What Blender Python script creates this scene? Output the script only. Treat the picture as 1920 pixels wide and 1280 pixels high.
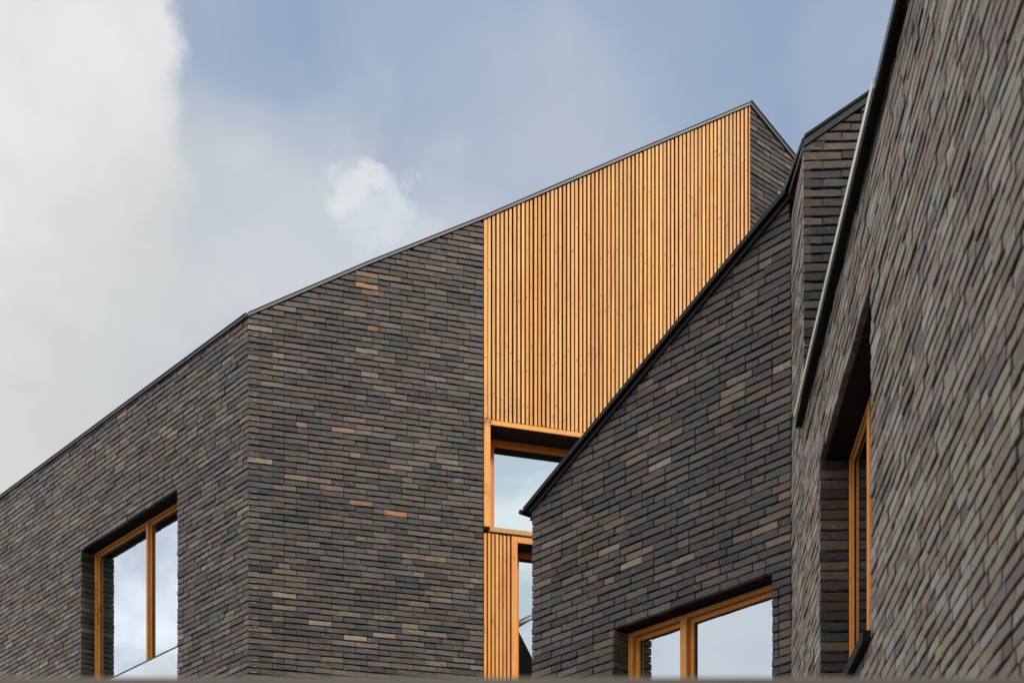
import bpy, math, random
from mathutils import Vector, Matrix

R = random.Random(7)
for o in list(bpy.data.objects):
    bpy.data.objects.remove(o)
scene = bpy.context.scene
C = scene.collection

# ------------------------------------------------------------------ camera
EYE = 1.6                      # camera height above the ground
FPX, CX, HY = 3000.0, 960.0, 2150.0   # focal length, centre column and horizon row, in pixels of a 1920 px wide picture
cam_data = bpy.data.cameras.new("camera")
cam_data.sensor_width = 36.0
cam_data.lens = FPX / 1920 * 36.0
cam_data.shift_x = 0.0
cam_data.shift_y = (HY - 640.0) / 1920.0
cam_data.clip_start = 0.05
cam_data.clip_end = 2000.0
cam_data.dof.use_dof = True
cam_data.dof.focus_distance = 12.3
cam_data.dof.aperture_fstop = 6.0
cam = bpy.data.objects.new("camera", cam_data)
cam.location = (0, 0, EYE)
cam.rotation_euler = (math.radians(90), 0, 0)
C.objects.link(cam)
scene.camera = cam

# ------------------------------------------------------------------ sky and sun
SUN_AZ, SUN_EL = math.radians(138), math.radians(36)   # azimuth clockwise from the view direction (+Y)
world = bpy.data.worlds.new("World")
scene.world = world
world.use_nodes = True
wt = world.node_tree
wt.nodes.clear()


class NT:
    """small node-tree writer"""
    def __init__(self, tree):
        self.t = tree

    def n(self, kind, **kw):
        nd = self.t.nodes.new(kind)
        for k, v in kw.items():
            setattr(nd, k, v)
        return nd

    def put(self, sock, v):
        if isinstance(v, bpy.types.NodeSocket):
            self.t.links.new(v, sock)
        elif v is not None:
            sock.default_value = v

    def math(self, op, a, b=None, c=None, clamp=False):
        nd = self.n("ShaderNodeMath", operation=op, use_clamp=clamp)
        self.put(nd.inputs[0], a)
        self.put(nd.inputs[1], b)
        if c is not None:
            self.put(nd.inputs[2], c)
        return nd.outputs[0]

    def ramp(self, v, lo, hi, a=0.0, b=1.0):
        nd = self.n("ShaderNodeMapRange", interpolation_type="SMOOTHSTEP")
        self.put(nd.inputs[0], v)
        for i, x in enumerate((lo, hi, a, b)):
            nd.inputs[i + 1].default_value = x
        return nd.outputs[0]

    def mix(self, f, a, b, mode="MIX"):
        nd = self.n("ShaderNodeMix", data_type="RGBA", blend_type=mode)
        self.put(nd.inputs[0], f)
        self.put(nd.inputs[6], a)
        self.put(nd.inputs[7], b)
        return nd.outputs[2]

    def noise(self, vec, scale, detail=4.0, rough=0.55, dist=0.0):
        nd = self.n("ShaderNodeTexNoise")
        self.put(nd.inputs["Vector"], vec)
        nd.inputs["Scale"].default_value = scale
        nd.inputs["Detail"].default_value = detail
        nd.inputs["Roughness"].default_value = rough
        nd.inputs["Distortion"].default_value = dist
        return nd.outputs[0]

    def scale(self, vec, s):
        nd = self.n("ShaderNodeVectorMath", operation="MULTIPLY")
        self.put(nd.inputs[0], vec)
        nd.inputs[1].default_value = s
        return nd.outputs[0]

    def dot(self, vec, d):
        nd = self.n("ShaderNodeVectorMath", operation="DOT_PRODUCT")
        self.put(nd.inputs[0], vec)
        nd.inputs[1].default_value = d
        return nd.outputs["Value"]


def srgb(r, g, b, k=1.0):
    f = lambda c: ((c / 255 + 0.055) / 1.055) ** 2.4 if c > 10 else c / 255 / 12.92
    return (f(r) * k, f(g) * k, f(b) * k, 1.0)


def sky_dir(px, py):
    return Vector(((px - CX) / FPX, 1.0, (HY - py) / FPX)).normalized()


SKY_STRENGTH = 0.1
w = NT(wt)
geo = w.n("ShaderNodeTexCoord")
D = geo.outputs["Generated"]           # view direction
nish = w.n("ShaderNodeTexSky", sky_type="NISHITA")
nish.sun_disc = False
nish.sun_elevation = SUN_EL
nish.sun_rotation = SUN_AZ
nish.altitude = 50
nish.air_density = 1.0
nish.dust_density = 1.6
nish.ozone_density = 1.6
K = 1.0 / SKY_STRENGTH
blue = w.mix(0.78, nish.outputs[0], srgb(150, 177, 208, K))
n1 = w.noise(D, 5.5, 6.0, 0.5, 0.25)
n2 = w.noise(w.scale(D, (1.0, 1.0, 1.6)), 13.0, 7.0, 0.52, 0.2)
n3 = w.noise(D, 30.0, 7.0, 0.58, 0.15)
elev = w.dot(D, (0, 0, 1))


def centred(n, k):
    return w.math("MULTIPLY", w.math("SUBTRACT", n, 0.5), k)


# thin veil of high cloud, thicker towards the horizon
veil = w.ramp(n1, 0.38, 0.66)
veil_low = w.ramp(elev, 0.62, 0.30)
vf = w.math("ADD", w.math("MULTIPLY", veil, 0.72), w.math("MULTIPLY", veil_low, 0.28), clamp=True)
col = w.mix(vf, blue, srgb(172, 183, 203, K))
# bright thin overcast over the half of the sky behind the camera (it shows in the gable window)
back = w.ramp(w.math("ADD", w.dot(D, (0.25, -1.0, 0.0)), centred(n1, 0.5)), -0.25, 0.55)
col = w.mix(w.math("MULTIPLY", back, 0.9), col, w.mix(w.ramp(n2, 0.38, 0.62), srgb(206, 220, 232, K), srgb(236, 240, 242, K * 1.15)))
# pale haze banked over the left half, lower down
side = w.dot(D, (0.35, 0.0, 1.0))
hz = w.math("ADD", side, centred(n1, 0.20))
haze_f = w.ramp(hz, 0.525, 0.435)
front = w.ramp(w.dot(D, (0.17, 0.985, 0.0)), -0.10, 0.16)
col = w.mix(w.math("MULTIPLY", w.math("MULTIPLY", haze_f, 0.95), w.math("ADD", 0.65, w.math("MULTIPLY", front, 0.35))), col, w.mix(w.ramp(n2, 0.35, 0.65), srgb(193, 201, 208, K), srgb(212, 215, 215, K)))


def puff(col, px, py, rad, soft, colour, amount, wob, nz):
    c = w.dot(D, tuple(sky_dir(px, py)))
    ang = w.math("ADD", w.math("ARCCOSINE", c), centred(nz, wob * rad * 1.5))
    f = w.ramp(ang, rad, rad * (1 - soft))
    return w.mix(w.math("MULTIPLY", f, amount), col, colour)


n5 = w.noise(D, 48.0, 6.0, 0.6, 0.3)
col = puff(col, 850, 430, 0.055, 0.9, srgb(200, 207, 217, K), 0.6, 0.6, n3)
col = puff(col, 1040, 260, 0.080, 0.95, srgb(190, 198, 212, K), 0.6, 0.9, n2)
col = puff(col, 600, 470, 0.095, 0.9, srgb(203, 209, 216, K), 0.8, 0.6, n3)
col = puff(col, 752, 440, 0.022, 0.55, srgb(211, 217, 223, K), 0.5, 1.3, n5)
col = puff(col, 706, 402, 0.024, 0.50, srgb(219, 224, 229, K), 0.6, 1.5, n5)
col = puff(col, 655, 350, 0.016, 0.60, srgb(224, 228, 232, K), 0.8, 1.6, n5)
col = puff(col, 688, 334, 0.011, 0.60, srgb(224, 228, 232, K), 0.8, 1.6, n5)
# the large bright cloud over the left: from its ragged right hand edge round to about due left
edge = w.math("ADD", w.math("ADD", w.dot(D, (1.0, 0.208, 0.0)), centred(n2, 0.060)), centred(n5, 0.022))
big = w.ramp(edge, 0.004, -0.012)
soft = w.ramp(edge, 0.05, -0.09)
lowfade = w.ramp(w.math("ADD", elev, centred(n2, 0.1)), 0.455, 0.52)   # its base dissolves into the haze
bigf = w.mix(lowfade, soft, big)
shade = w.ramp(w.math("ADD", w.dot(D, (-1.0, 0.0, 1.1)), w.math("ADD", centred(n1, 0.34), centred(n3, 0.22))), 0.50, 1.0)
cloudcol = w.mix(shade, srgb(204, 206, 205, K), srgb(240, 240, 240, K))
# it brightens further round to the left, raised there for pane reflections and wall light
cloudcol = w.mix(w.ramp(w.dot(D, (-1.0, 0.0, 0.0)), 0.32, 0.80), cloudcol, w.mix(w.ramp(w.math("ADD", w.math("MULTIPLY", n1, 0.5), w.math("MULTIPLY", n2, 0.5)), 0.40, 0.60), srgb(222, 230, 240, K * 1.12), srgb(250, 251, 255, K * 1.62)))
col = w.mix(w.math("MULTIPLY", w.math("MULTIPLY", bigf, 0.97), w.math("ADD", 0.45, w.math("MULTIPLY", front, 0.55))), col, cloudcol)
# extra bright cloud high left, beyond the frame, added to light the walls
high = w.math("MULTIPLY", w.ramp(w.dot(D, (-1.0, 0.0, 0.0)), 0.25, 0.70), w.ramp(elev, 0.40, 0.62))
col = w.mix(w.math("MULTIPLY", high, 0.9), col, srgb(255, 252, 247, K * 2.5))
bg = w.n("ShaderNodeBackground")
w.put(bg.inputs[0], col)
bg.inputs[1].default_value = SKY_STRENGTH
out = w.n("ShaderNodeOutputWorld")
wt.links.new(bg.outputs[0], out.inputs[0])

sun_data = bpy.data.lights.new("sun", "SUN")
sun_data.energy = 2.6
sun_data.angle = math.radians(14)
sun_data.color = (1.0, 0.95, 0.87)
sun = bpy.data.objects.new("sun", sun_data)
sdir = Vector((math.sin(SUN_AZ) * math.cos(SUN_EL), math.cos(SUN_AZ) * math.cos(SUN_EL), math.sin(SUN_EL)))
sun.rotation_euler = sdir.to_track_quat("Z", "Y").to_euler()
sun.location = sdir * 60
C.objects.link(sun)

scene.view_settings.view_transform = "Standard"
scene.view_settings.look = "None"
scene.view_settings.gamma = 1.0
scene.view_settings.exposure = 0.0
scene.view_settings.use_curve_mapping = False

# ------------------------------------------------------------------ materials


def material(name):
    m = bpy.data.materials.new(name)
    m.use_nodes = True
    m.node_tree.nodes.clear()
    g = NT(m.node_tree)
    bsdf = g.n("ShaderNodeBsdfPrincipled")
    o = g.n("ShaderNodeOutputMaterial")
    m.node_tree.links.new(bsdf.outputs[0], o.inputs[0])
    return m, g, bsdf


def bump(g, bsdf, h, strength, dist):
    b = g.n("ShaderNodeBump")
    b.inputs["Strength"].default_value = strength
    b.inputs["Distance"].default_value = dist
    g.put(b.inputs["Height"], h)
    g.put(bsdf.inputs["Normal"], b.outputs[0])


def tone_socket(g):
    """per-piece colour: the mesh attribute times the object colour"""
    a = g.n("ShaderNodeAttribute", attribute_type="GEOMETRY", attribute_name="tone")
    oi = g.n("ShaderNodeObjectInfo")
    return g.mix(1.0, a.outputs["Color"], oi.outputs["Color"], "MULTIPLY")


def pos(g):
    return g.n("ShaderNodeNewGeometry").outputs["Position"]


def make_brick():
    m, g, b = material("fired_clay_brick")
    P = pos(g)
    t = tone_socket(g)
    mid = g.noise(P, 26.0, 4.0, 0.65, 0.3)
    fine = g.noise(g.scale(P, (1, 1, 2.6)), 150.0, 3.0, 0.7)
    k = g.math("MULTIPLY", g.math("ADD", 0.08, g.math("MULTIPLY", mid, 1.88)), g.math("ADD", 0.66, g.math("MULTIPLY", fine, 0.68)))
    k = g.math("MULTIPLY", k, g.math("ADD", 0.72, g.math("MULTIPLY", g.noise(P, 0.9, 3.0, 0.6), 0.56)))   # damp and dry patches
    kc = g.n("ShaderNodeCombineColor")
    for i in range(3):
        g.put(kc.inputs[i], k)
    c = g.mix(1.0, t, kc.outputs[0], "MULTIPLY")
    # warm and cool burn marks inside single bricks
    warm = g.ramp(g.noise(P, 15.0, 2.0, 0.5), 0.55, 0.68)
    c = g.mix(g.math("MULTIPLY", warm, 0.45), c, g.mix(1.0, c, (1.32, 1.14, 0.98, 1), "MULTIPLY"))
    # lime bloom
    bloom = g.math("MULTIPLY", g.ramp(g.noise(P, 3.1, 3.0, 0.6, 0.4), 0.50, 0.68), g.ramp(g.noise(g.scale(P, (1, 1, 1.8)), 46.0, 5.0, 0.72), 0.54, 0.70))
    c = g.mix(g.math("MULTIPLY", bloom, 0.75), c, (0.30, 0.29, 0.27, 1))
    spots = g.ramp(g.noise(P, 62.0, 2.0, 0.5), 0.70, 0.74)
    c = g.mix(g.math("MULTIPLY", spots, 0.55), c, (0.38, 0.37, 0.34, 1))
    g.put(b.inputs["Base Color"], c)
    g.put(b.inputs["Roughness"], g.math("ADD", 0.42, g.math("MULTIPLY", mid, 0.30)))
    b.inputs["Specular IOR Level"].default_value = 0.5
    b.inputs["Sheen Weight"].default_value = 1.0          # sanded, dusty face: pale when seen along the wall
    b.inputs["Sheen Roughness"].default_value = 0.38
    gm = g.n("ShaderNodeGamma")
    g.put(gm.inputs[0], c)
    gm.inputs[1].default_value = 0.80
    dust = g.mix(1.0, gm.outputs[0], (12.4, 11.2, 10.7, 1), "MULTIPLY")
    hs = g.n("ShaderNodeHueSaturation")
    hs.inputs["Saturation"].default_value = 0.85
    g.put(hs.inputs["Color"], dust)
    dust.node.clamp_result = True
    dust = hs.outputs[0]
    g.put(b.inputs["Sheen Tint"], dust)
    h = g.math("ADD", g.math("MULTIPLY", g.noise(g.scale(P, (1, 1, 3.0)), 95.0, 4.0, 0.7), 1.0), g.math("MULTIPLY", g.noise(P, 22.0, 3.0, 0.6), 1.6))
    bump(g, b, h, 0.42, 0.003)
    return m


def make_mortar():
    m, g, b = material("dark_mortar")
    P = pos(g)
    n = g.noise(P, 60.0, 4.0, 0.7)
    g.put(b.inputs["Base Color"], g.mix(n, (0.005, 0.005, 0.005, 1), (0.014, 0.013, 0.012, 1)))
    b.inputs["Roughness"].default_value = 0.95
    b.inputs["Specular IOR Level"].default_value = 0.15
    bump(g, b, n, 0.5, 0.004)
    return m


def make_timber(name, tint=(1, 1, 1), streak=1.0):
    m, g, b = material(name)
    P = pos(g)
    t = tone_socket(g)
    oi = g.n("ShaderNodeObjectInfo")                     # every board has its own grain
    sh_ = g.n("ShaderNodeVectorMath", operation="MULTIPLY_ADD")
    g.put(sh_.inputs[0], oi.outputs["Random"])
    sh_.inputs[1].default_value = (37.0, 21.0, 53.0)
    Pw = P
    g.put(sh_.inputs[2], P)
    P = sh_.outputs[0]
    grain = g.noise(g.scale(P, (70, 70, 2.2)), 1.0, 5.0, 0.62, 0.6)
    fib = g.noise(g.scale(P, (330, 330, 7.0)), 1.0, 3.0, 0.6)
    blot = g.noise(g.scale(P, (3.0, 3.0, 1.1)), 1.0, 4.0, 0.6, 0.5)
    base = g.mix(g.ramp(grain, 0.30, 0.72), (0.90, 0.535, 0.172, 1), (0.80, 0.36, 0.075, 1))
    base = g.mix(g.math("MULTIPLY", g.ramp(fib, 0.45, 0.75), 0.30), base, (0.50, 0.20, 0.045, 1))
    base = g.mix(g.math("MULTIPLY", g.ramp(blot, 0.50, 0.74), 0.62 * streak), base, (0.60, 0.22, 0.04, 1))
    stain = g.math("MULTIPLY", g.ramp(g.noise(g.scale(Pw, (5.0, 5.0, 2.6)), 1.0, 3.0, 0.55), 0.56, 0.72), g.ramp(g.noise(P, 34.0, 4.0, 0.65), 0.42, 0.60))
    sepz = g.n("ShaderNodeSeparateXYZ")
    g.put(sepz.inputs[0], Pw)
    foot = g.ramp(sepz.outputs[2], 9.7, 8.5, 0.45, 1.5)      # more weather marks towards the foot of the boards
    base = g.mix(g.math("MULTIPLY", g.math("MULTIPLY", stain, 0.62), foot, clamp=True), base, (0.34, 0.12, 0.02, 1))
    vor = g.n("ShaderNodeTexVoronoi", feature="F1")
    g.put(vor.inputs["Vector"], g.scale(P, (24.0, 24.0, 7.0)))
    vor.inputs["Scale"].default_value = 1.0
    knot = g.math("MULTIPLY", g.ramp(vor.outputs["Distance"], 0.12, 0.06), 0.75)
    base = g.mix(knot, base, (0.18, 0.055, 0.012, 1))
    base = g.mix(1.0, base, t, "MULTIPLY")
    g.put(b.inputs["Base Color"], g.mix(1.0, base, tint + (1,), "MULTIPLY"))
    b.inputs["Roughness"].default_value = 0.52
    b.inputs["Specular IOR Level"].default_value = 0.35
    bump(g, b, g.math("ADD", grain, fib), 0.25, 0.002)
    return m


def make_plain(name, c0, c1, rough, spec=0.5, scale=25.0, metallic=0.0, bstr=0.15, bd=0.002):
    m, g, b = material(name)
    P = pos(g)
    n = g.noise(P, scale, 5.0, 0.65)
    g.put(b.inputs["Base Color"], g.mix(n, tuple(c0) + (1,), tuple(c1) + (1,)))
    g.put(b.inputs["Roughness"], g.math("ADD", rough - 0.08, g.math("MULTIPLY", g.noise(P, scale * 0.3, 3.0, 0.5), 0.16)))
    b.inputs["Specular IOR Level"].default_value = spec
    b.inputs["Metallic"].default_value = metallic
    bump(g, b, n, bstr, bd)
    return m


def make_glass(name, tint, refl):
    """sun-control glazing: a mirror-like coat over a dark room"""
    m = bpy.data.materials.new(name)
    m.use_nodes = True
    m.node_tree.nodes.clear()
    g = NT(m.node_tree)
    P = pos(g)
    dark = g.n("ShaderNodeBsdfPrincipled")
    dark.inputs["Base Color"].default_value = (0.020, 0.030, 0.024, 1)
    dark.inputs["Roughness"].default_value = 0.04
    gl = g.n("ShaderNodeBsdfGlossy")
    gl.inputs["Color"].default_value = tuple(tint) + (1,)
    gl.inputs["Roughness"].default_value = 0.004
    b = g.n("ShaderNodeBump")
    b.inputs["Strength"].default_value = 0.02
    b.inputs["Distance"].default_value = 0.004
    g.put(b.inputs["Height"], g.noise(P, 1.6, 1.0, 0.4))
    g.put(gl.inputs["Normal"], b.outputs[0])
    mx = g.n("ShaderNodeMixShader")
    lw = g.n("ShaderNodeLayerWeight")
    lw.inputs["Blend"].default_value = 0.25
    g.put(mx.inputs[0], g.math("ADD", refl, g.math("MULTIPLY", lw.outputs["Fresnel"], 1.0 - refl), clamp=True))
    m.node_tree.links.new(dark.outputs[0], mx.inputs[1])
    m.node_tree.links.new(gl.outputs[0], mx.inputs[2])
    o = g.n("ShaderNodeOutputMaterial")
    m.node_tree.links.new(mx.outputs[0], o.inputs[0])
    return m


M = {
    "brick": make_brick(),
    "mortar": make_mortar(),
    "timber": make_timber("oiled_larch"),
    "frame": make_timber("varnished_larch_frame", (0.94, 0.76, 0.56), 0.5),
    "board": make_plain("tarred_backing_board", (0.020, 0.005, 0.002), (0.045, 0.011, 0.004), 0.8, 0.2, 12.0),
    "sillwood": make_timber("weathered_larch_sill", (0.62, 0.66, 0.85), 0.4),
    "zinc": make_plain("dark_zinc_edge", (0.10, 0.10, 0.098), (0.16, 0.158, 0.152), 0.48, 0.5, 9.0),
    "black": make_plain("black_coated_metal", (0.004, 0.004, 0.0045), (0.009, 0.009, 0.0095), 0.60, 0.25, 20.0),
    "trim": make_plain("charcoal_coated_trim", (0.024, 0.024, 0.024), (0.042, 0.041, 0.040), 0.5, 0.4, 14.0),
    "pale": make_plain("pale_zinc_gutter_lip", (0.72, 0.72, 0.60), (0.82, 0.82, 0.70), 0.38, 0.6, 12.0, 0.25),
    "glass": make_glass("reflective_glazing", (0.68, 0.735, 0.78), 0.80),
    "glass_bay": make_glass("pale_bay_glazing", (0.93, 1.0, 1.0), 0.82),
    "glass_rail": make_glass("clear_balustrade_glass", (0.70, 0.715, 0.715), 0.92),
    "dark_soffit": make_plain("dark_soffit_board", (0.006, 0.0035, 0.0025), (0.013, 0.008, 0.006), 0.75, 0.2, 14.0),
    "roof": make_plain("slate_roof", (0.016, 0.018, 0.016), (0.032, 0.034, 0.032), 0.85, 0.15, 6.0),
    "paving": make_plain("clinker_paving", (0.055, 0.052, 0.050), (0.095, 0.09, 0.085), 0.85, 0.3, 2.5, 0.0, 0.4, 0.01),
    "rail": make_plain("weathered_brown_timber", (0.30, 0.23, 0.18), (0.42, 0.34, 0.28), 0.8, 0.3, 8.0),
    "lime": make_plain("lime_bloom", (0.22, 0.215, 0.20), (0.42, 0.41, 0.39), 0.9, 0.2, 60.0),
    "clip": make_plain("green_grey_clip", (0.22, 0.26, 0.18), (0.34, 0.38, 0.28), 0.5, 0.4, 30.0),
}

# ------------------------------------------------------------------ helpers: objects


def link(name, me, mat, parent=None, matrix=None, kind=None, tone=None):
    o = bpy.data.objects.new(name, me)
    C.objects.link(o)
    if mat is not None and not me.materials:
        me.materials.append(M[mat])
    if parent is not None:
        o.parent = parent
    if matrix is not None:
        o.matrix_local = matrix
    if kind:
        o["kind"] = kind
    if tone is not None:
        o.color = tuple(tone) + (1.0,)
    return o


def set_tone(me, per_face=None):
    """white by default, else one colour per polygon"""
    a = me.color_attributes.new("tone", "FLOAT_COLOR", "CORNER")
    buf = []
    for p in me.polygons:
        c = (1, 1, 1) if per_face is None else per_face[p.index]
        buf.extend((c[0], c[1], c[2], 1.0) * p.loop_total)
    a.data.foreach_set("color", buf)


def mesh(name, verts, faces, tones=None):
    me = bpy.data.meshes.new(name)
    me.from_pydata([tuple(v) for v in verts], [], faces)
    me.update()
    set_tone(me, tones)
    return me


def house(name, label, category, loc):
    o = bpy.data.objects.new(name, None)
    C.objects.link(o)
    o.location = loc
    o.empty_display_size = 0.3
    o["label"] = label
    o["category"] = category
    o["group"] = "dark brick houses round the court"
    return o


# ------------------------------------------------------------------ helpers: walls
CO = 0.053          # course height
GAP = 0.0090        # bed joint
LEN = {"s": 0.2140, "h": 0.1055, "q": 0.1600}


class Wall:
    """vertical plane: s along the wall (left to right seen from outside), y into the wall, z up"""
    def __init__(self, x, y, dx, dy):
        d = Vector((dx, dy, 0)).normalized()
        self.o, self.d = Vector((x, y, 0)), d
        self.n = Vector((-d.y, d.x, 0))
        self.m = Matrix(((d.x, self.n.x, 0, x), (d.y, self.n.y, 0, y), (0, 0, 1, 0), (0, 0, 0, 1)))

    def p(self, s, y, z):
        return self.o + self.d * s + self.n * y + Vector((0, 0, z))

    def s(self, px, dep=0.0):
        """where the sight line of a photo column meets the plane set back by dep"""
        k = (px - CX) / FPX
        o = self.o + self.n * dep
        return (k * o.y - o.x) / (self.d.x - k * self.d.y)

    def z(self, px, py, dep=0.0):
        return EYE + (HY - py) / FPX * self.p(self.s(px, dep), dep, 0).y

    def sz(self, px, py, dep=0.0):
        return (self.s(px, dep), self.z(px, py, dep))

    def pix(self, s, z, y=0.0):
        q = self.p(s, y, z)
        if q.y < 0.2:
            return None
        return (CX + q.x / q.y * FPX, HY - (q.z - EYE) / q.y * FPX)

    def sub(self, s, y=0.0, flip=False):
        """the plane running inwards from this wall at s (a jamb)"""
        q = self.p(s, y, 0)
        return Wall(q.x, q.y, self.n.x, self.n.y) if not flip else Wall(q.x, q.y, -self.n.x, -self.n.y)


def top_at(top, s):
    if s <= top[0][0]:
        a, b = top[0], top[1]
    elif s >= top[-1][0]:
        a, b = top[-2], top[-1]
    else:
        for a, b in zip(top, top[1:]):
            if a[0] <= s <= b[0]:
                break
    return a[1] + (b[1] - a[1]) * (s - a[0]) / (b[0] - a[0])


def clip_top(poly, top):
    """cut a small convex polygon by the roof line above it"""
    sc = sum(p[0] for p in poly) / len(poly)
    h = 0.02
    z0, z1 = top_at(top, sc - h), top_at(top, sc + h)
    k = (z1 - z0) / (2 * h)
    f = lambda p: (z0 + k * (p[0] - sc + h)) - p[1]
    res = []
    for a, b in zip(poly, poly[1:] + poly[:1]):
        fa, fb = f(a), f(b)
        if fa >= 0:
            res.append(a)
        if (fa < 0) != (fb < 0):
            t = fa / (fa - fb)
            res.append((a[0] + (b[0] - a[0]) * t, a[1] + (b[1] - a[1]) * t))
    return res


def area2(poly):
    return 0.5 * sum(a[0] * b[1] - b[0] * a[1] for a, b in zip(poly, poly[1:] + poly[:1]))


def brick_geometry(poly, rnd, back=0.040, rough=1.0):
    """hand-moulded brick in wall coordinates: a wavy outline, a worn arris, a slightly tilted face (38 triangles for a stretcher)"""
    pts = []
    for a, b in zip(poly, poly[1:] + poly[:1]):
        pts.append(a)
        L = math.dist(a, b)
        if L > 0.07:
            n = 2 if L > 0.13 else 1
            for i in range(1, n + 1):
                t = i / (n + 1) + rnd.uniform(-0.08, 0.08)
                pts.append((a[0] + (b[0] - a[0]) * t, a[1] + (b[1] - a[1]) * t))
    cs = sum(p[0] for p in pts) / len(pts)
    cz = sum(p[1] for p in pts) / len(pts)
    proud = rnd.uniform(-0.0036, 0.0036) * rough
    ta, tb = rnd.uniform(-0.016, 0.016) * rough, rnd.uniform(-0.055, 0.055) * rough
    out, inn, bk = [], [], []
    for (s, z) in pts:
        s += rnd.uniform(-0.0009, 0.0009) * rough
        z += rnd.uniform(-0.0024, 0.0024) * rough
        y = proud + ta * (s - cs) + tb * (z - cz) + rnd.uniform(-0.0010, 0.0010) * rough
        ds, dz = cs - s, cz - z
        inn.append((s + math.copysign(min(abs(ds) * 0.3, 0.0030), ds), y, z + math.copysign(min(abs(dz) * 0.3, 0.0034), dz)))
        out.append((s, y + 0.0036, z))
        bk.append((s, back, z))
    n = len(pts)
    v = inn + out + bk
    f = [tuple(range(n))]
    for i in range(n):
        j = (i + 1) % n
        f.append((n + i, n + j, j, i))
        f.append((2 * n + i, 2 * n + j, n + j, n + i))
    return v, f


def tone(rnd, flecks=0.0):
    """linear colour of one dark hand-made brick"""
    r = rnd.random()
    if rnd.random() < flecks:
        r = rnd.choice((0.015, 0.05, 0.05))
    k = 0.62 * math.exp(rnd.gauss(0, 0.36))
    if r < 0.005:
        c = (0.34, 0.165, 0.062)
    elif r < 0.013:
        c = (0.20, 0.112, 0.070)
    elif r < 0.019:
        c = (0.25, 0.205, 0.150)
    elif r < 0.100:
        c = (0.150, 0.108, 0.070)
    elif r < 0.25:
        c = (0.098, 0.073, 0.052)
    elif r < 0.45:
        c = (0.070, 0.056, 0.044)
    elif r < 0.62:
        c = (0.062, 0.046, 0.039)
    elif r < 0.80:
        c = (0.050, 0.043, 0.037)
    else:
        c = (0.033, 0.033, 0.032)
    return tuple(min(0.5, x * k * t) for x, t in zip(c, (1.07, 0.97, 0.86)))


def visible(quad, m=0):
    px = [q for q in quad if q]
    if len(px) < len(quad):
        return False
    return not (max(p[0] for p in px) < -m or min(p[0] for p in px) > 1920 + m or max(p[1] for p in px) < -m or min(p[1] for p in px) > 1280 + m)


def lay(wall, s0, s1, z0, top, holes=(), seed=1, margin=210, flecks=0.0):
    """lay a wild bond between s0 and s1; returns one record per brick"""
    rnd = random.Random(seed)
    recs = []
    zmax = max(z for _, z in top) + 0.06
    r = math.floor(z0 / CO)
    while r * CO < zmax:
        za, zb = r * CO + GAP / 2, (r + 1) * CO - GAP / 2
        zc = (za + zb) / 2
        # joints of this course
        s = s0
        last = None
        js = [s0]
        first = True
        while s < s1:
            u = rnd.random()
            if first:
                t = "h" if r % 2 else "s"
                first = False
            elif last == "h" and u < 0.85:
                t = "s"
            else:
                t = "s" if u < 0.62 else ("h" if u < 0.86 else "q")
            last = t
            s += LEN[t]
            js.append(s)
        js[-1] = s1
        if len(js) > 2 and js[-1] - js[-2] < 0.05:
            js.pop(-2)
        free = [(s0, s1)]
        for (ha, hb, hz0, hz1) in holes:
            if hz0 < zc < hz1:
                nf = []
                for a, b in free:
                    if hb <= a or ha >= b:
                        nf.append((a, b))
                    else:
                        if ha > a:
                            nf.append((a, ha - 0.004))
                        if hb < b:
                            nf.append((hb + 0.004, b))
                free = nf
        for a, b in free:
            cuts = [a] + [j for j in js if a + 0.045 < j < b - 0.045] + [b]
            for i, (p, q) in enumerate(zip(cuts, cuts[1:])):
                jl = 0.0 if i == 0 else 0.0018
                jr = 0.0 if i == len(cuts) - 2 else 0.0018
                dz = rnd.uniform(-0.0012, 0.0012)
                rect = [(p + jl, za + dz), (q - jr, za + dz), (q - jr, zb + dz), (p + jl, zb + dz)]
                poly = rect
                if zb + 0.01 > min(top_at(top, p), top_at(top, q)):
                    poly = clip_top(rect, top)
                    if len(poly) < 3 or abs(area2(poly)) < 0.0004:
                        continue
                px = [wall.pix(*c) for c in poly]
                if not visible(px, margin):
                    continue
                inside = all(0 <= c[0] <= 1920 and 0 <= c[1] <= 1262 for c in px)
                ln = q - p
                kind = "s" if abs(ln - LEN["s"]) < 1e-6 else "h" if abs(ln - LEN["h"]) < 1e-6 else "q" if abs(ln - LEN["q"]) < 1e-6 else None
                if poly is not rect or jl == 0 or jr == 0:
                    kind = None
                recs.append(dict(wall=wall, poly=poly, kind=kind, area=abs(area2(px)) if inside else 0.0, tone=tone(rnd, flecks), seed=rnd.random(), c=((p + q) / 2, zc + dz)))
        r += 1
    return recs


LIB = {}
for t, L in LEN.items():
    for k in range(12 if t == "s" else 8):
        h = (L - 0.0036) / 2
        zz = (CO - GAP) / 2
        v, f = brick_geometry([(-h, -zz), (h, -zz), (h, zz), (-h, zz)], random.Random(f"{t}{k}"))
        me = mesh("brick_" + {"s": "stretcher", "h": "header", "q": "cut"}[t], v, f)
        me.materials.append(M["brick"])
        LIB[t, k] = me


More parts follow.
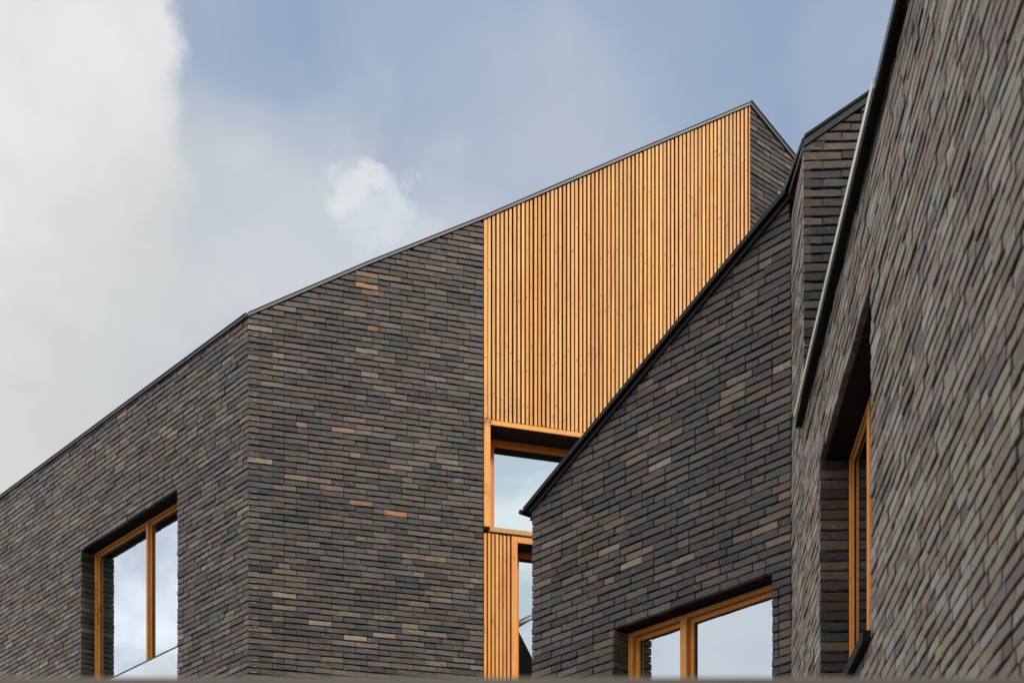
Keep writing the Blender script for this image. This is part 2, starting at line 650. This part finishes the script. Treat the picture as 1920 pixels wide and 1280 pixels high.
def raise_bricks(parent, recs, hidden=lambda r: False, limit=300):
    """the bricks that show largest become parts of their own, the rest one part"""
    base = parent.matrix_world.translation if parent.parent is None else parent.location
    off = Matrix.Translation(-Vector(parent.location))
    order = sorted((r for r in recs if r["area"] > 0 and not hidden(r)), key=lambda r: -r["area"])[:limit]
    single = set(id(r) for r in order)
    for r in order:
        wm = off @ r["wall"].m
        if r["kind"]:
            me = LIB[r["kind"], int(r["seed"] * (12 if r["kind"] == "s" else 8))]
            link("brick", me, None, parent, wm @ Matrix.Translation((r["c"][0], 0, r["c"][1])), tone=r["tone"])
        else:
            cs, cz = r["c"]
            v, f = brick_geometry([(a - cs, b - cz) for a, b in r["poly"]], random.Random(r["seed"]))
            link("brick", mesh("brick_cut", v, f), "brick", parent, wm @ Matrix.Translation((cs, 0, cz)), tone=r["tone"])
    V, F, T = [], [], []
    for r in recs:
        if id(r) in single:
            continue
        v, f = brick_geometry(r["poly"], random.Random(r["seed"]))
        wm = off @ r["wall"].m
        n = len(V)
        V += [wm @ Vector(q) for q in v]
        F += [tuple(i + n for i in q) for q in f]
        T += [r["tone"]] * len(f)
    if V:
        link("brickwork", mesh("brickwork", V, F, T), "brick", parent, kind="stuff")


class Shape:
    """collects boxes in wall coordinates and builds one mesh"""
    def __init__(self):
        self.v, self.f = [], []

    def add(self, v, f):
        n = len(self.v)
        self.v += v
        self.f += [tuple(i + n for i in q) for q in f]
        return self

    def prism(self, wall, poly, y0, y1):
        """extrude an (s,z) polygon, counter-clockwise seen from outside, from y0 (outside) to y1 (inside)"""
        n = len(poly)
        v = [wall.p(s, y0, z) for s, z in poly] + [wall.p(s, y1, z) for s, z in poly]
        f = [tuple(range(n)), tuple(range(2 * n - 1, n - 1, -1))]
        f += [(n + i, n + (i + 1) % n, (i + 1) % n, i) for i in range(n)]
        return self.add(v, f)

    def box(self, wall, s0, s1, y0, y1, z0, z1):
        return self.prism(wall, [(s0, z0), (s1, z0), (s1, z1), (s0, z1)], y0, y1)

    def ring(self, wall, s0, s1, z0, z1, y0, y1, wl, wr, wb, wt):
        self.box(wall, s0, s0 + wl, y0, y1, z0, z1)
        self.box(wall, s1 - wr, s1, y0, y1, z0, z1)
        self.box(wall, s0 + wl, s1 - wr, y0, y1, z1 - wt, z1)
        if wb > 0:
            self.box(wall, s0 + wl, s1 - wr, y0, y1, z0, z0 + wb)
        return self

    def build(self, name, mat, parent, bevel=0.0, tone=None, kind=None, flank=None):  # flank: darker colour on all faces but the front, painted shade
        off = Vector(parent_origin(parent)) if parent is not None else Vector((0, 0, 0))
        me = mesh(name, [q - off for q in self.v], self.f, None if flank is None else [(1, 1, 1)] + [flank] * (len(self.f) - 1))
        o = link(name, me, mat, parent, tone=tone, kind=kind)
        if bevel:
            b = o.modifiers.new("bevel", "BEVEL")
            b.width = bevel
            b.segments = 2
            b.limit_method = "ANGLE"
        return o


def parent_origin(o):
    p = Vector((0, 0, 0))
    while o is not None:
        p += o.location
        o = o.parent
    return p


def backing(shape, wall, s0, s1, top, holes=(), dep=0.027, thick=0.06, drop=0.0):
    """the wall behind the bricks, with its openings left out, down to the ground"""
    holes = [(a - 0.019, c + 0.019, z0_ - 0.019, z1_ + 0.019) for a, c, z0_, z1_ in holes]
    cut = {s0, s1}
    for a, b, _, _ in holes:
        cut |= {a, b}
    for s, _ in top:
        if s0 < s < s1:
            cut.add(s)
    cut = sorted(c for c in cut if s0 <= c <= s1)
    for a, b in zip(cut, cut[1:]):
        if b - a < 1e-4:
            continue
        mid = (a + b) / 2
        spans, z = [], 0.0
        for (ha, hb, hz0, hz1) in sorted((h for h in holes if h[0] < mid < h[1]), key=lambda h: h[2]):
            spans.append((z, hz0))
            z = hz1
        for lo, hi in spans:
            shape.box(wall, a, b, dep, dep + thick, lo, hi)
        ta, tb = top_at(top, a) - drop, top_at(top, b) - drop
        shape.prism(wall, [(a, z), (b, z), (b, tb), (a, ta)], dep, dep + thick)


def edge_strip(shape, wall, line, y0, y1, lo, hi, seg=1.15):
    """a metal strip that follows a roof line: lo..hi above it, y0 (outside) to y1"""
    for (a, b) in zip(line, line[1:]):
        n = max(1, int((b[0] - a[0]) / seg + 0.4)) if seg else 1
        for i in range(n):
            t0, t1 = i / n, (i + 1) / n
            g_ = 0.0022 / max(1e-6, b[0] - a[0]) if i < n - 1 else 0.0
            p = (a[0] + (b[0] - a[0]) * t0, a[1] + (b[1] - a[1]) * t0)
            q = (a[0] + (b[0] - a[0]) * (t1 - g_), a[1] + (b[1] - a[1]) * (t1 - g_))
            shape.prism(wall, [(p[0], p[1] + lo), (q[0], q[1] + lo), (q[0], q[1] + hi), (p[0], p[1] + hi)], y0, y1)


def snap(z):
    return round(z / CO) * CO


# ------------------------------------------------------------------ the planes of the place
zc = 14.1
WB = Wall((465 - CX) / FPX * zc, zc, 3.18, 1.0)                     # slatted gable front
WA = Wall((465 - CX) / FPX * zc, zc, 2575, -3000)                   # long flank running away to the left; s <= 0
sBH = WB.s(1406)
qBH = WB.p(sBH, 0, 0)
WH = Wall(qBH.x, qBH.y, 3392, 3000)                                 # short return behind
zj = 9.76
qj = Vector(((1484 - CX) / FPX * zj, zj, 0))                        # inner corner of the court
WC = Wall(qj.x, qj.y, 2575, -3000)                                  # low gable; s <= 0
WE = Wall(qj.x, qj.y, -206, -3000)                                  # right hand wall, running towards the camera
sF = WE.s(1507)
qF = WE.p(sF, 0, 0)
WF = Wall(qF.x, qF.y, 1.0, -0.045)                                  # front of the tall narrow volume

# ------------------------------------------------------------------ ground
g_me = mesh("ground", [(-600, -600, 0), (600, -600, 0), (600, 900, 0), (-600, 900, 0)], [(0, 1, 2, 3)])
ground = link("ground", g_me, "paving", kind="structure")

# ------------------------------------------------------------------ the house with the slatted gable
HOUSE_A = house("brick_house", "dark brick house with tall larch slatted gable and a timber framed window below the slats", "house", (WB.o.x, WB.o.y, 0))
s0A = -8.2
topA = [(s0A, WA.z(0, 933) + 0.02), (WA.s(0), WA.z(0, 936)), (0.0, WA.z(465, 594))]
topB = [(0.0, WA.z(465, 594)), (WB.s(686), WB.z(686, 499.5)), (WB.s(908), WB.z(908, 411.5)), (WB.s(1160), WB.z(1160, 303)), (sBH, WB.z(1406, 199))]
sH1 = WH.s(1494)
topH = [(0.0, WB.z(1406, 199)), (sH1, WH.z(1494, 307)), (sH1 + 2.4, WH.z(1494, 307) + 2.4 * (WH.z(1494, 307) - WB.z(1406, 199)) / sH1)]

# flank window opening
wa0, wa1 = WA.s(152), WA.s(332)
wza1 = snap(WA.z(240, 977))
wza0 = wza1 - 2.3 + 0.01
holeA = (wa0, wa1, wza0, wza1)
# timber bay
tb0, tb1 = WB.s(907), sBH
holeB = (tb0, tb1 + 1, 0.5, 99)

recs = lay(WA, s0A, 0.0, 2.0, topA, [holeA], seed=11, flecks=0.045)
recs += lay(WB, 0.0, tb0 - 0.004, 2.0, topB, [], seed=12, flecks=0.02)
recs += lay(WH, 0.0, sH1 + 0.6, 6.0, topH, [], seed=13)
# jamb of the flank window
JA = WA.sub(wa0)
recs += lay(JA, 0.002, 0.150, wza0, [(0, wza1), (1, wza1)], [], seed=14)
hide_h = lambda r: r["wall"] is WH and (lambda p: p[0] > 1400 and p[1] > 445 - (p[0] - 1404) * 1.19)(WH.pix(*r["c"]))
raise_bricks(HOUSE_A, recs, hide_h)

lm = Shape()
rl = random.Random(3)
for r in range(170):
    z = (r + 0.5) * CO
    if z > top_at(topB, 0.06) - 0.05 or WB.pix(0.05, z)[1] > 1270 or rl.random() < 0.45:
        continue
    a, c, hgt = rl.uniform(0.004, 0.03), rl.uniform(0.05, 0.10), rl.uniform(0.003, 0.008)
    up = rl.choice((-1, 1)) * (CO - GAP) / 2 * 0.72
    pts = [(a, z + up - hgt * 0.2), ((a + c) / 2, z + up - hgt * 0.5), (c, z + up), ((a + c) / 2 + 0.01, z + up + hgt * 0.6)]
    lm.prism(WB, pts, -0.0052, 0.010)
lm.build("lime_streaks", "lime", HOUSE_A, kind="stuff")

b = Shape()
backing(b, WA, s0A, 0.0, topA, [holeA])
backing(b, WB, 0.022, tb0, topB, [])
backing(b, WB, tb0, tb1, topB, [], dep=0.36)
backing(b, WH, 0.0, sH1 + 2.4, topH, [])
b.box(WB, tb0 - 0.02, tb0 - 0.003, 0.03, 0.36, 0, topB[2][1] - 0.02)
b.box(WA, wa1 + 0.003, wa1 + 0.05, 0.012, 0.30, wza0, wza1)          # right jamb
b.box(WA, wa0 - 0.07, wa0 - 0.020, 0.046, 0.30, wza0, wza1)          # core of left jamb
b.build("wall", "mortar", HOUSE_A)
sf = Shape()
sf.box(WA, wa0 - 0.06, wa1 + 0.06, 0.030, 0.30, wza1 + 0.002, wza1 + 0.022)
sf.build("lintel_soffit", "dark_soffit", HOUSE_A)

# roof, out of sight from below
def roof_between(name, parent, lines):
    """lines: list of (point, point back) pairs along the eaves"""
    off = parent_origin(parent)
    v, f = [], []
    for p, q in lines:
        v += [p - off, q - off, p - off - Vector((0, 0, 0.05)), q - off - Vector((0, 0, 0.05))]
    for i in range(len(lines) - 1):
        a, c = 4 * i, 4 * i + 4
        f += [(a, c, c + 1, a + 1), (a + 2, a + 3, c + 3, c + 2)]
    me = mesh(name, v, f)
    return link(name, me, "roof", parent)


bk = Vector((2.2, 4.4, 0))
lines = []
for s, z in topA:
    p = WA.p(s, 0.05, z + 0.01)
    lines.append((p, p + Vector((2.6, 3.0, 0.9))))
for s, z in topB[1:]:
    p = WB.p(s, 0.05, z + 0.01)
    lines.append((p, p + Vector((1.6, 3.4, -0.2))))
roof_between("roof", HOUSE_A, lines)

e = Shape()
edge_strip(e, WA, topA, -0.018, 0.16, 0.003, 0.024)
edge_strip(e, WB, topB, -0.018, 0.16, 0.003, 0.026)
edge_strip(e, WH, topH, -0.018, 0.16, 0.003, 0.034)
e.build("roof_edge", "zinc", HOUSE_A)
e = Shape()
edge_strip(e, WA, topA, -0.026, 0.15, 0.0245, 0.032)
edge_strip(e, WB, topB, -0.026, 0.15, 0.0265, 0.034)
edge_strip(e, WH, topH, -0.026, 0.15, 0.0345, 0.048)
e.build("drip_edge", "trim", HOUSE_A)


def window_unit(parent, wall, s0, s1, z0, z1, dep, mull, name="window", casement_left=True, fw=0.05, cw=0.045, glass="glass", ret=(0.030, 0.052), head=0.05):
    """timber window set back by dep: outer frame > casements, panes"""
    fr = Shape()
    fr.ring(wall, s0, s1, z0, z1, dep, dep + 0.090, fw, fw, 0.06, head)
    for a, bb in mull:
        fr.box(wall, a, bb, dep - 0.004, dep + 0.086, z0 + 0.06, z1 - head)
    o = fr.build(name, "frame", parent, 0.003)
    edges = [s0 + fw] + [x for ab in mull for x in ab] + [s1 - fw]
    for i in range(0, len(edges), 2):
        a, bb = edges[i] + 0.004, edges[i + 1] - 0.004
        c = Shape()
        c.ring(wall, a, bb, z0 + 0.064, z1 - head - 0.004, dep + ret[0], dep + 0.082, cw, cw, cw, cw)
        c.build("casement", "frame", o, 0.003, tone=(1.0, 0.95, 0.9))
        gk = Shape()
        gk.ring(wall, a + cw, bb - cw, z0 + 0.064 + cw, z1 - head - 0.004 - cw, dep + ret[1] - 0.004, dep + 0.066, 0.006, 0.006, 0.006, 0.006)
        gk.build("gasket", "black", o)
        p = Shape()
        p.box(wall, a + cw - 0.002, bb - cw + 0.002, dep + ret[1], dep + ret[1] + 0.006, z0 + 0.064 + cw - 0.002, z1 - head - 0.004 - cw + 0.002)
        p.build("pane", glass, o)
    return o


dA = 0.148
m0 = WA.s(274.5, dA)
m1 = m0 + 0.034
winA = window_unit(HOUSE_A, WA, wa0 + 0.003, wa1 - 0.003, wza0 + 0.01, wza1 - 0.003, dA, [(m0, m1)], fw=0.040, cw=0.024, head=0.02, ret=(0.022, 0.040))
# glass balustrade in front of the lower part
zr = WA.z(262, 1246.5, 0.05)
gb = Shape()
gb.box(WA, wa0 + 0.01, wa1 - 0.01, 0.050, 0.062, wza0 + 0.02, zr)
rail_g = gb.build("glass_balustrade", "glass_rail", HOUSE_A)
gt = Shape()
gt.box(WA, wa0 + 0.008, wa1 - 0.008, 0.047, 0.065, zr + 0.0005, zr + 0.014)
gt.build("top_rail", "trim", rail_g)

# ---- slatted bay
sl0, sl1 = tb0 + 0.003, tb1 - 0.012
zsl = WB.z(908, 784)
board = Shape()
board.prism(WB, [(tb0, WB.z(908, 996)), (tb1, WB.z(908, 996)), (tb1, top_at(topB, tb1) - 0.004), (tb0, top_at(topB, tb0) - 0.004)], 0.340, 0.355)
board.build("backing_board", "board", HOUSE_A)
cl = Shape()
cl.prism(WB, [(tb0, zsl + 0.02), (tb1 - 0.001, zsl + 0.02), (tb1 - 0.001, top_at(topB, tb1) - 0.006), (tb0, top_at(topB, tb0) - 0.006)], 0.055, 0.070)
clad = cl.build("slat_cladding", "board", HOUSE_A)


def wood_tone(rnd):
    k = rnd.uniform(0.80, 1.08)
    w_ = rnd.uniform(-0.04, 0.15)
    return (k * 1.02, k * (1.0 - w_), k * (1.0 - 2.4 * w_))


rw = random.Random(5)
PITCH = 0.0405
s = sl0
i = 0
nsl = int(round((sl1 - sl0) / PITCH))
PITCH = (sl1 - sl0) / nsl
while i < nsl:
    wdt = PITCH * rw.uniform(0.57, 0.66)
    if i == 0:
        wdt = PITCH * 0.84
    a, c = s + rw.uniform(-0.0008, 0.0008), s + wdt
    zb = zsl + rw.uniform(-0.002, 0.002)
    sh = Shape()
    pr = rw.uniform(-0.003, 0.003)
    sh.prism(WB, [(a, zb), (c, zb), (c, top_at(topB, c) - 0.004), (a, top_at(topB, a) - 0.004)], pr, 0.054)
    sh.build("slat", "timber", clad, 0.0, tone=wood_tone(rw), flank=(0.52, 0.30, 0.20))  # darkened side faces paint the shade in the gaps
    s += PITCH
    i += 1
sc_ = Shape()
for i in range(nsl):
    s = sl0 + (i + 0.31) * PITCH
    z = zsl + 0.09 + (0.02 if i % 2 else 0.0)
    while z < top_at(topB, s) - 0.06:
        if rw.random() < 0.6 and z < top_at(topB, s) - 0.25:
            a, zz, rr_ = s + rw.uniform(-0.005, 0.005), z + rw.uniform(-0.16, 0.16), 0.0040
            sc_.prism(WB, [(a + rr_ * math.cos(k * math.pi / 3), zz + rr_ * math.sin(k * math.pi / 3)) for k in range(6)], -0.0042, 0.004)
        z += 0.56
sc_.build("screw_heads", "dark_soffit", clad, kind="stuff")
tr = Shape()
tr.box(WB, tb1 - 0.010, tb1 - 0.001, -0.004, 0.05, zsl, top_at(topB, tb1) - 0.006)
tr.build("corner_trim", "frame", HOUSE_A, tone=(1.05, 1.1, 1.2))

# upper window of the bay: a deep timber box
uz0, uz1 = WB.z(912, 996), zsl - 0.008
us0, us1 = tb0 + 0.001, WB.s(1215)
bx = Shape()
bx.ring(WB, us0, us1, uz0 + 0.045, uz1, -0.008, 0.325, 0.062, 0.062, 0.0, 0.045)
uwin = bx.build("window", "frame", HOUSE_A, 0.003, tone=(1.08, 1.08, 1.05))
uwin["label"] = "deep timber box window under the slats"
sl = Shape()
sl.box(WB, us0 + 0.055, us1 - 0.055, -0.016, 0.325, uz0, uz0 + 0.0445)
sl.build("sill", "sillwood", uwin, 0.003)
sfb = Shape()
sfb.box(WB, us0 + 0.063, us1 - 0.063, 0.004, 0.262, uz1 - 0.053, uz1 - 0.0455)  # dark sheet added under the head, its colour stands in for shade
sfb.build("head_soffit_shade", "dark_soffit", uwin)
inn = Shape()
inn.ring(WB, us0 + 0.062, us1 - 0.062, uz0 + 0.045, uz1 - 0.045, 0.262, 0.31, 0.118, 0.06, 0.012, 0.062)
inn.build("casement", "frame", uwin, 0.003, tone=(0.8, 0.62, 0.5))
pn = Shape()
pn.box(WB, us0 + 0.175, us1 - 0.118, 0.285, 0.292, uz0 + 0.05, uz1 - 0.09)
pn.build("pane", "glass_bay", uwin)

# lower slats and lower window
lz1 = uz0 - 0.012
lc0, lc1 = tb0 + 0.001, WB.s(958.5)
cl2 = Shape()
cl2.box(WB, lc0, lc1, 0.055, 0.070, 2.6, lz1)
clad2 = cl2.build("slat_cladding", "board", HOUSE_A)
n2_ = 7
P2 = (lc1 - lc0) / n2_
for i in range(n2_):
    a = lc0 + i * P2
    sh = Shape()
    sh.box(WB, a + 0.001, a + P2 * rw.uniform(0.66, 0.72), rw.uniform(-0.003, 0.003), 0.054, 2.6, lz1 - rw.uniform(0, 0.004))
    sh.build("slat", "timber", clad2, 0.0, flank=(0.52, 0.30, 0.20), tone=tuple(x * y for x, y in zip(wood_tone(rw), (0.98, 0.84, 0.66))))  # gap shade painted into the side faces here too
lf0, lf1 = lc1 + 0.002, WB.s(1080)
bx = Shape()
bx.ring(WB, lf0, lf1, 2.6, lz1 - 0.004, -0.008, 0.250, 0.058, 0.058, 0.06, 0.056)
lwin = bx.build("window", "frame", HOUSE_A, 0.003, tone=(1.0, 0.94, 0.86))
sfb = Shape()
sfb.box(WB, lf0 + 0.059, lf1 - 0.059, 0.004, 0.190, lz1 - 0.070, lz1 - 0.0605)  # lower head: dark sheet painted in place of shade
sfb.build("head_soffit_shade", "dark_soffit", lwin)
inn = Shape()
inn.ring(WB, lf0 + 0.058, lf1 - 0.058, 2.66, lz1 - 0.060, 0.190, 0.24, 0.076, 0.05, 0.05, 0.05)
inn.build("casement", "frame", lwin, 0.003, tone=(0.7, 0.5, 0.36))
pn = Shape()
pn.box(WB, lf0 + 0.13, lf1 - 0.1, 0.215, 0.222, 2.7, lz1 - 0.105)
pn.build("pane", "glass_bay", lwin)

# ------------------------------------------------------------------ the low gable in front of it
HOUSE_C = house("brick_house", "low dark brick gable with a black verge, standing in front of the slatted wall", "house", (WC.o.x, WC.o.y, 0))
sC0 = WC.s(997)
kC = (WC.z(1484, 372) - WC.z(998, 960)) / (0 - sC0)
topC = [(sC0, WC.z(998, 960)), (0.0, WC.z(1484, 372))]
wc0, wc1 = WC.s(1150), WC.s(1446)
wzc1 = snap(WC.z(1297, 1120))
holeC = (wc0, wc1, wzc1 - 2.0, wzc1)
recs = lay(WC, sC0, -0.006, 2.2, topC, [holeC], seed=21, flecks=0.02)
JC = WC.sub(wc0)
recs += lay(JC, 0.002, 0.138, wzc1 - 1.2, [(0, wzc1), (1, wzc1)], [], seed=22)
raise_bricks(HOUSE_C, recs)
b = Shape()
backing(b, WC, sC0 + 0.02, 0.0, topC, [holeC])
b.box(WC, wc1 + 0.003, wc1 + 0.05, 0.012, 0.30, wzc1 - 2.0, wzc1)
b.box(WC, wc0 - 0.07, wc0 - 0.020, 0.046, 0.30, wzc1 - 2.0, wzc1)
SC = WC.sub(sC0, 0.0)
b.box(WC, sC0 + 0.02, sC0 + 0.07, 0.082, 2.6, 0.0, topC[0][1] - 0.02)     # return wall
b.build("wall", "mortar", HOUSE_C)
sf = Shape()
sf.box(WC, wc0 - 0.06, wc1 + 0.06, 0.030, 0.30, wzc1 + 0.002, wzc1 + 0.022)
sf.build("lintel_soffit", "dark_soffit", HOUSE_C)
lines = []
for s_, z_ in ((sC0 - 0.05, topC[0][1] + 0.04 - 0.05 * kC), (0.0, topC[1][1] + 0.04)):
    p = WC.p(s_, 0.02, z_)
    lines.append((p, p + WC.n * 2.6))
roof_between("roof", HOUSE_C, lines)
vg = [(sC0 - 0.012, topC[0][1] - 0.012 * kC), (-0.004, topC[1][1] - 0.004 * kC)]
e = Shape()
edge_strip(e, WC, vg, -0.016, 0.12, 0.0, 0.027)
e.build("verge_board", "trim", HOUSE_C)
vg2 = [(sC0 - 0.052, topC[0][1] - 0.052 * kC), (-0.004, topC[1][1] - 0.004 * kC)]
e = Shape()
edge_strip(e, WC, vg2, -0.044, 0.30, 0.0275, 0.066)
e.build("roof_edge", "black", HOUSE_C, 0.004)
# rolled end of the drip
tip = Shape()
pe = WC.p(sC0 - 0.066, -0.05, topC[0][1] - 0.066 * kC + 0.044)
seg = 12
v, f = [], []
for i, yy in enumerate((-0.005, 0.30)):
    for k in range(seg):
        an = 2 * math.pi * k / seg
        v.append(pe + WC.n * (yy + 0.0) + WC.d * (0.017 * math.cos(an)) + Vector((0, 0, 0.017 * math.sin(an))))
f = [tuple(range(seg - 1, -1, -1)), tuple(range(seg, 2 * seg))] + [(k, (k + 1) % seg, seg + (k + 1) % seg, seg + k) for k in range(seg)]
tip.add(v, f)
tip.build("rolled_drip", "black", HOUSE_C)
dC = 0.136
mc0 = WC.s(1276, dC)
mc1 = mc0 + 0.055
winC = window_unit(HOUSE_C, WC, wc0 + 0.003, wc1 - 0.003, wzc1 - 1.8, wzc1 - 0.003, dC, [(mc0, mc1)], fw=0.045, cw=0.030, head=0.03)

# ------------------------------------------------------------------ the tall narrow volume behind the eaves
HOUSE_F = house("brick_house", "narrow tall dark brick volume with a sloping charcoal edge, rising behind the black eaves", "house", (qF.x, qF.y, 0))
topG = [(0.0, WE.z(1484.2, 362) - 0.03), (sF, WE.z(1507, 277))]
zF0 = WE.z(1507, 277)
sF1 = WF.s(1640)
topF = [(0.0, zF0), (sF1, WF.z(1640, 186)), (sF1 + 1.6, WF.z(1640, 186) + 1.6 * (WF.z(1640, 186) - zF0) / sF1)]
recs = lay(WE, 0.004, sF - 0.001, 3.5, topG, [], seed=31)
recs += lay(WF, 0.0, 1.6, 3.6, topF, [], seed=32)
eaveline = lambda y: 1497 + (820 - y) * 0.2427
hidF = lambda r: (lambda p: p[0] > eaveline(p[1]) - 2)(r["wall"].pix(*r["c"]))
raise_bricks(HOUSE_F, recs, hidF)
b = Shape()
backing(b, WE, 0.01, sF - 0.03, topG, [])
backing(b, WF, 0.022, 2.2, [(a, z) for a, z in topF], [])
b.build("wall", "mortar", HOUSE_F)
def tapered(shape, y_far, y_near, lo, hi):
    v = []
    for s_, z_, y_ in ((0.02, topG[0][1], y_far), (sF - 0.001, topG[1][1], y_near)):
        v += [WE.p(s_, y_, z_ + lo), WE.p(s_, 0.12, z_ + lo), WE.p(s_, 0.12, z_ + hi), WE.p(s_, y_, z_ + hi)]
    shape.add(v, [(3, 2, 1, 0), (4, 5, 6, 7), (0, 1, 5, 4), (1, 2, 6, 5), (2, 3, 7, 6), (3, 0, 4, 7)])


e = Shape()
tapered(e, -0.022, -0.004, 0.0, 0.030)
edge_strip(e, WF, topF, -0.018, 0.12, 0.0, 0.040)
e.build("verge_board", "trim", HOUSE_F)
e = Shape()
tapered(e, -0.046, -0.008, 0.0305, 0.058)
edge_strip(e, WF, topF, -0.030, 0.12, 0.0405, 0.058)
e.build("roof_edge", "black", HOUSE_F)
lines = []
for s_, z_ in topF:
    p = WF.p(s_, 0.02, z_ + 0.045)
    lines.append((p, p + WF.n * 1.4))
roof_between("roof", HOUSE_F, lines)

# ------------------------------------------------------------------ the right hand wing
we = WE.p(sF + 2.0, 0, 0)
HOUSE_E = house("brick_house", "steeply foreshortened brick wing with long black eaves and a narrow timber window, blurred up close", "house", (we.x, we.y, 0))
sE0, sE1 = sF, WE.s(1920) + 2.2
zE = EYE + 4.135
topE = [(0.0, zE), (sE1, zE)]
zEb = zE
we0, we1 = WE.s(1537), WE.s(1632)
wze1 = snap(WE.z(1632, 545) + 0.022)
wze0 = snap(WE.z(1632, 1190)) - 0.002
holeE = (we0, we1, wze0, wze1)
recs = lay(WE, sF + 0.004, sE1, 1.9, topE, [holeE], seed=41, flecks=0.07)
sGE = sF
zGE = 3.5
recs += lay(WE, 0.004, sF - 0.001, 1.9, [(0, math.floor(3.5 / CO) * CO), (sF, math.floor(3.5 / CO) * CO)], [], seed=42)
JE = WE.sub(we0)
recs += lay(JE, 0.002, 0.150, wze0, [(0, wze1), (1, wze1)], [], seed=43)
raise_bricks(HOUSE_E, recs)
b = Shape()
backing(b, WE, sF - 0.03, sE1 + 4.0, [(0.0, zE), (sE1 + 4, zE)], [holeE])
b.box(WE, we1 + 0.003, we1 + 0.05, 0.012, 0.30, wze0, wze1)
b.box(WE, we0 - 0.07, we0 - 0.020, 0.046, 0.30, wze0, wze1)
b.build("wall", "mortar", HOUSE_E)
sf = Shape()
sf.box(WE, we0 - 0.06, we1 + 0.06, 0.030, 0.30, wze1 + 0.002, wze1 + 0.022)
sf.build("lintel_soffit", "dark_soffit", HOUSE_E)
# eaves: black soffit, pale gutter lip in two lengths
sEe = WE.s(1503)
ev = Shape()
ev.box(WE, sEe, sE1 + 4.0, -0.037, 0.10, zE + 0.002, zE + 0.030)
ev.build("eaves", "black", HOUSE_E)
s_joint = WE.s(1662)
lp = Shape()
lp.box(WE, s_joint - 0.15, sE1 + 4.0, -0.0430, -0.0375, zE + 0.010, zE + 0.050)
lp.build("gutter_lip", "trim", HOUSE_E)
lp = Shape()
lp.box(WE, sEe + 0.10, s_joint, -0.0540, -0.0435, zE + 0.010, zE + 0.048)
lp.build("gutter_lip", "pale", HOUSE_E)
cp = Shape()
cp.box(WE, sEe + 0.002, sEe + 0.022, -0.022, -0.010, zE - 0.052, zE + 0.001)
cp.build("gutter_clip", "clip", HOUSE_E)
lines = []
for s_ in (sF + 0.06, sE1 + 4.0):
    p = WE.p(s_, -0.028, zE + 0.090)
    lines.append((p, p + WE.n * 2.4 + Vector((0, 0, 3.2))))  # unseen roof, pitched steep to shade the tall volume's front
roof_between("roof", HOUSE_E, lines)
ge = Shape()
WG = Wall(qF.x, qF.y + 0.10, 1.0, -0.045)
rise = 3.2 / 2.4
z0g = zE + 0.05 - 0.10 * rise
ge.prism(WG, [(1.2, 0.0), (4.75, 0.0), (4.75, z0g + 0.1), (2.44, z0g + 2.44 * rise), (1.2, z0g + 1.2 * rise)], 0.0, 0.12)
ge.build("gable_wall", "mortar", HOUSE_E)
lines = []
for s_ in (sF + 0.06, sE1 + 4.0):
    p = WE.p(s_, 2.33, zE + 3.256)
    lines.append((p, p + WE.n * 2.4 - Vector((0, 0, 3.2))))
roof_between("roof", HOUSE_E, lines)
dE = 0.150
me0 = WE.s(1626.5, dE)
me1 = me0 + 0.07
winE = window_unit(HOUSE_E, WE, we0 + 0.003, we1 - 0.003, wze0 + 0.02, wze1 - 0.003, dE, [(me0, me1)], fw=0.040, cw=0.024, head=0.02, ret=(0.011, 0.023))
sl = Shape()
sl.prism(WE, [(we0 + 0.004, wze0 - 0.004), (we1 - 0.001, wze0 - 0.004), (we1 - 0.001, wze0 + 0.046), (we0 + 0.004, wze0 + 0.046)], -0.034, dE)
sl.build("sill", "black", winE, 0.003)

# ------------------------------------------------------------------ the rail the picture was taken over
RAIL = bpy.data.objects.new("timber_rail", None)
C.objects.link(RAIL)
RAIL.location = (-0.3, 1.5, 0)
RAIL["label"] = "brown timber rail across the bottom edge, thrown out of focus"
RAIL["category"] = "rail"
WR = Wall(-2.0, 1.47, 1, 0)
zt = EYE + (HY - 1283) / FPX * 1.5
t_ = Shape()
t_.box(WR, 0.0, 3.08, 0.0, 0.07, zt - 0.045, zt)
t_.build("top_rail", "rail", RAIL, 0.006)
for sp in (0.1, 1.55, 2.98):
    t_ = Shape()
    t_.box(WR, sp, sp + 0.07, 0.004, 0.066, 0.0, zt - 0.0455)
    t_.build("post", "rail", RAIL, 0.004)
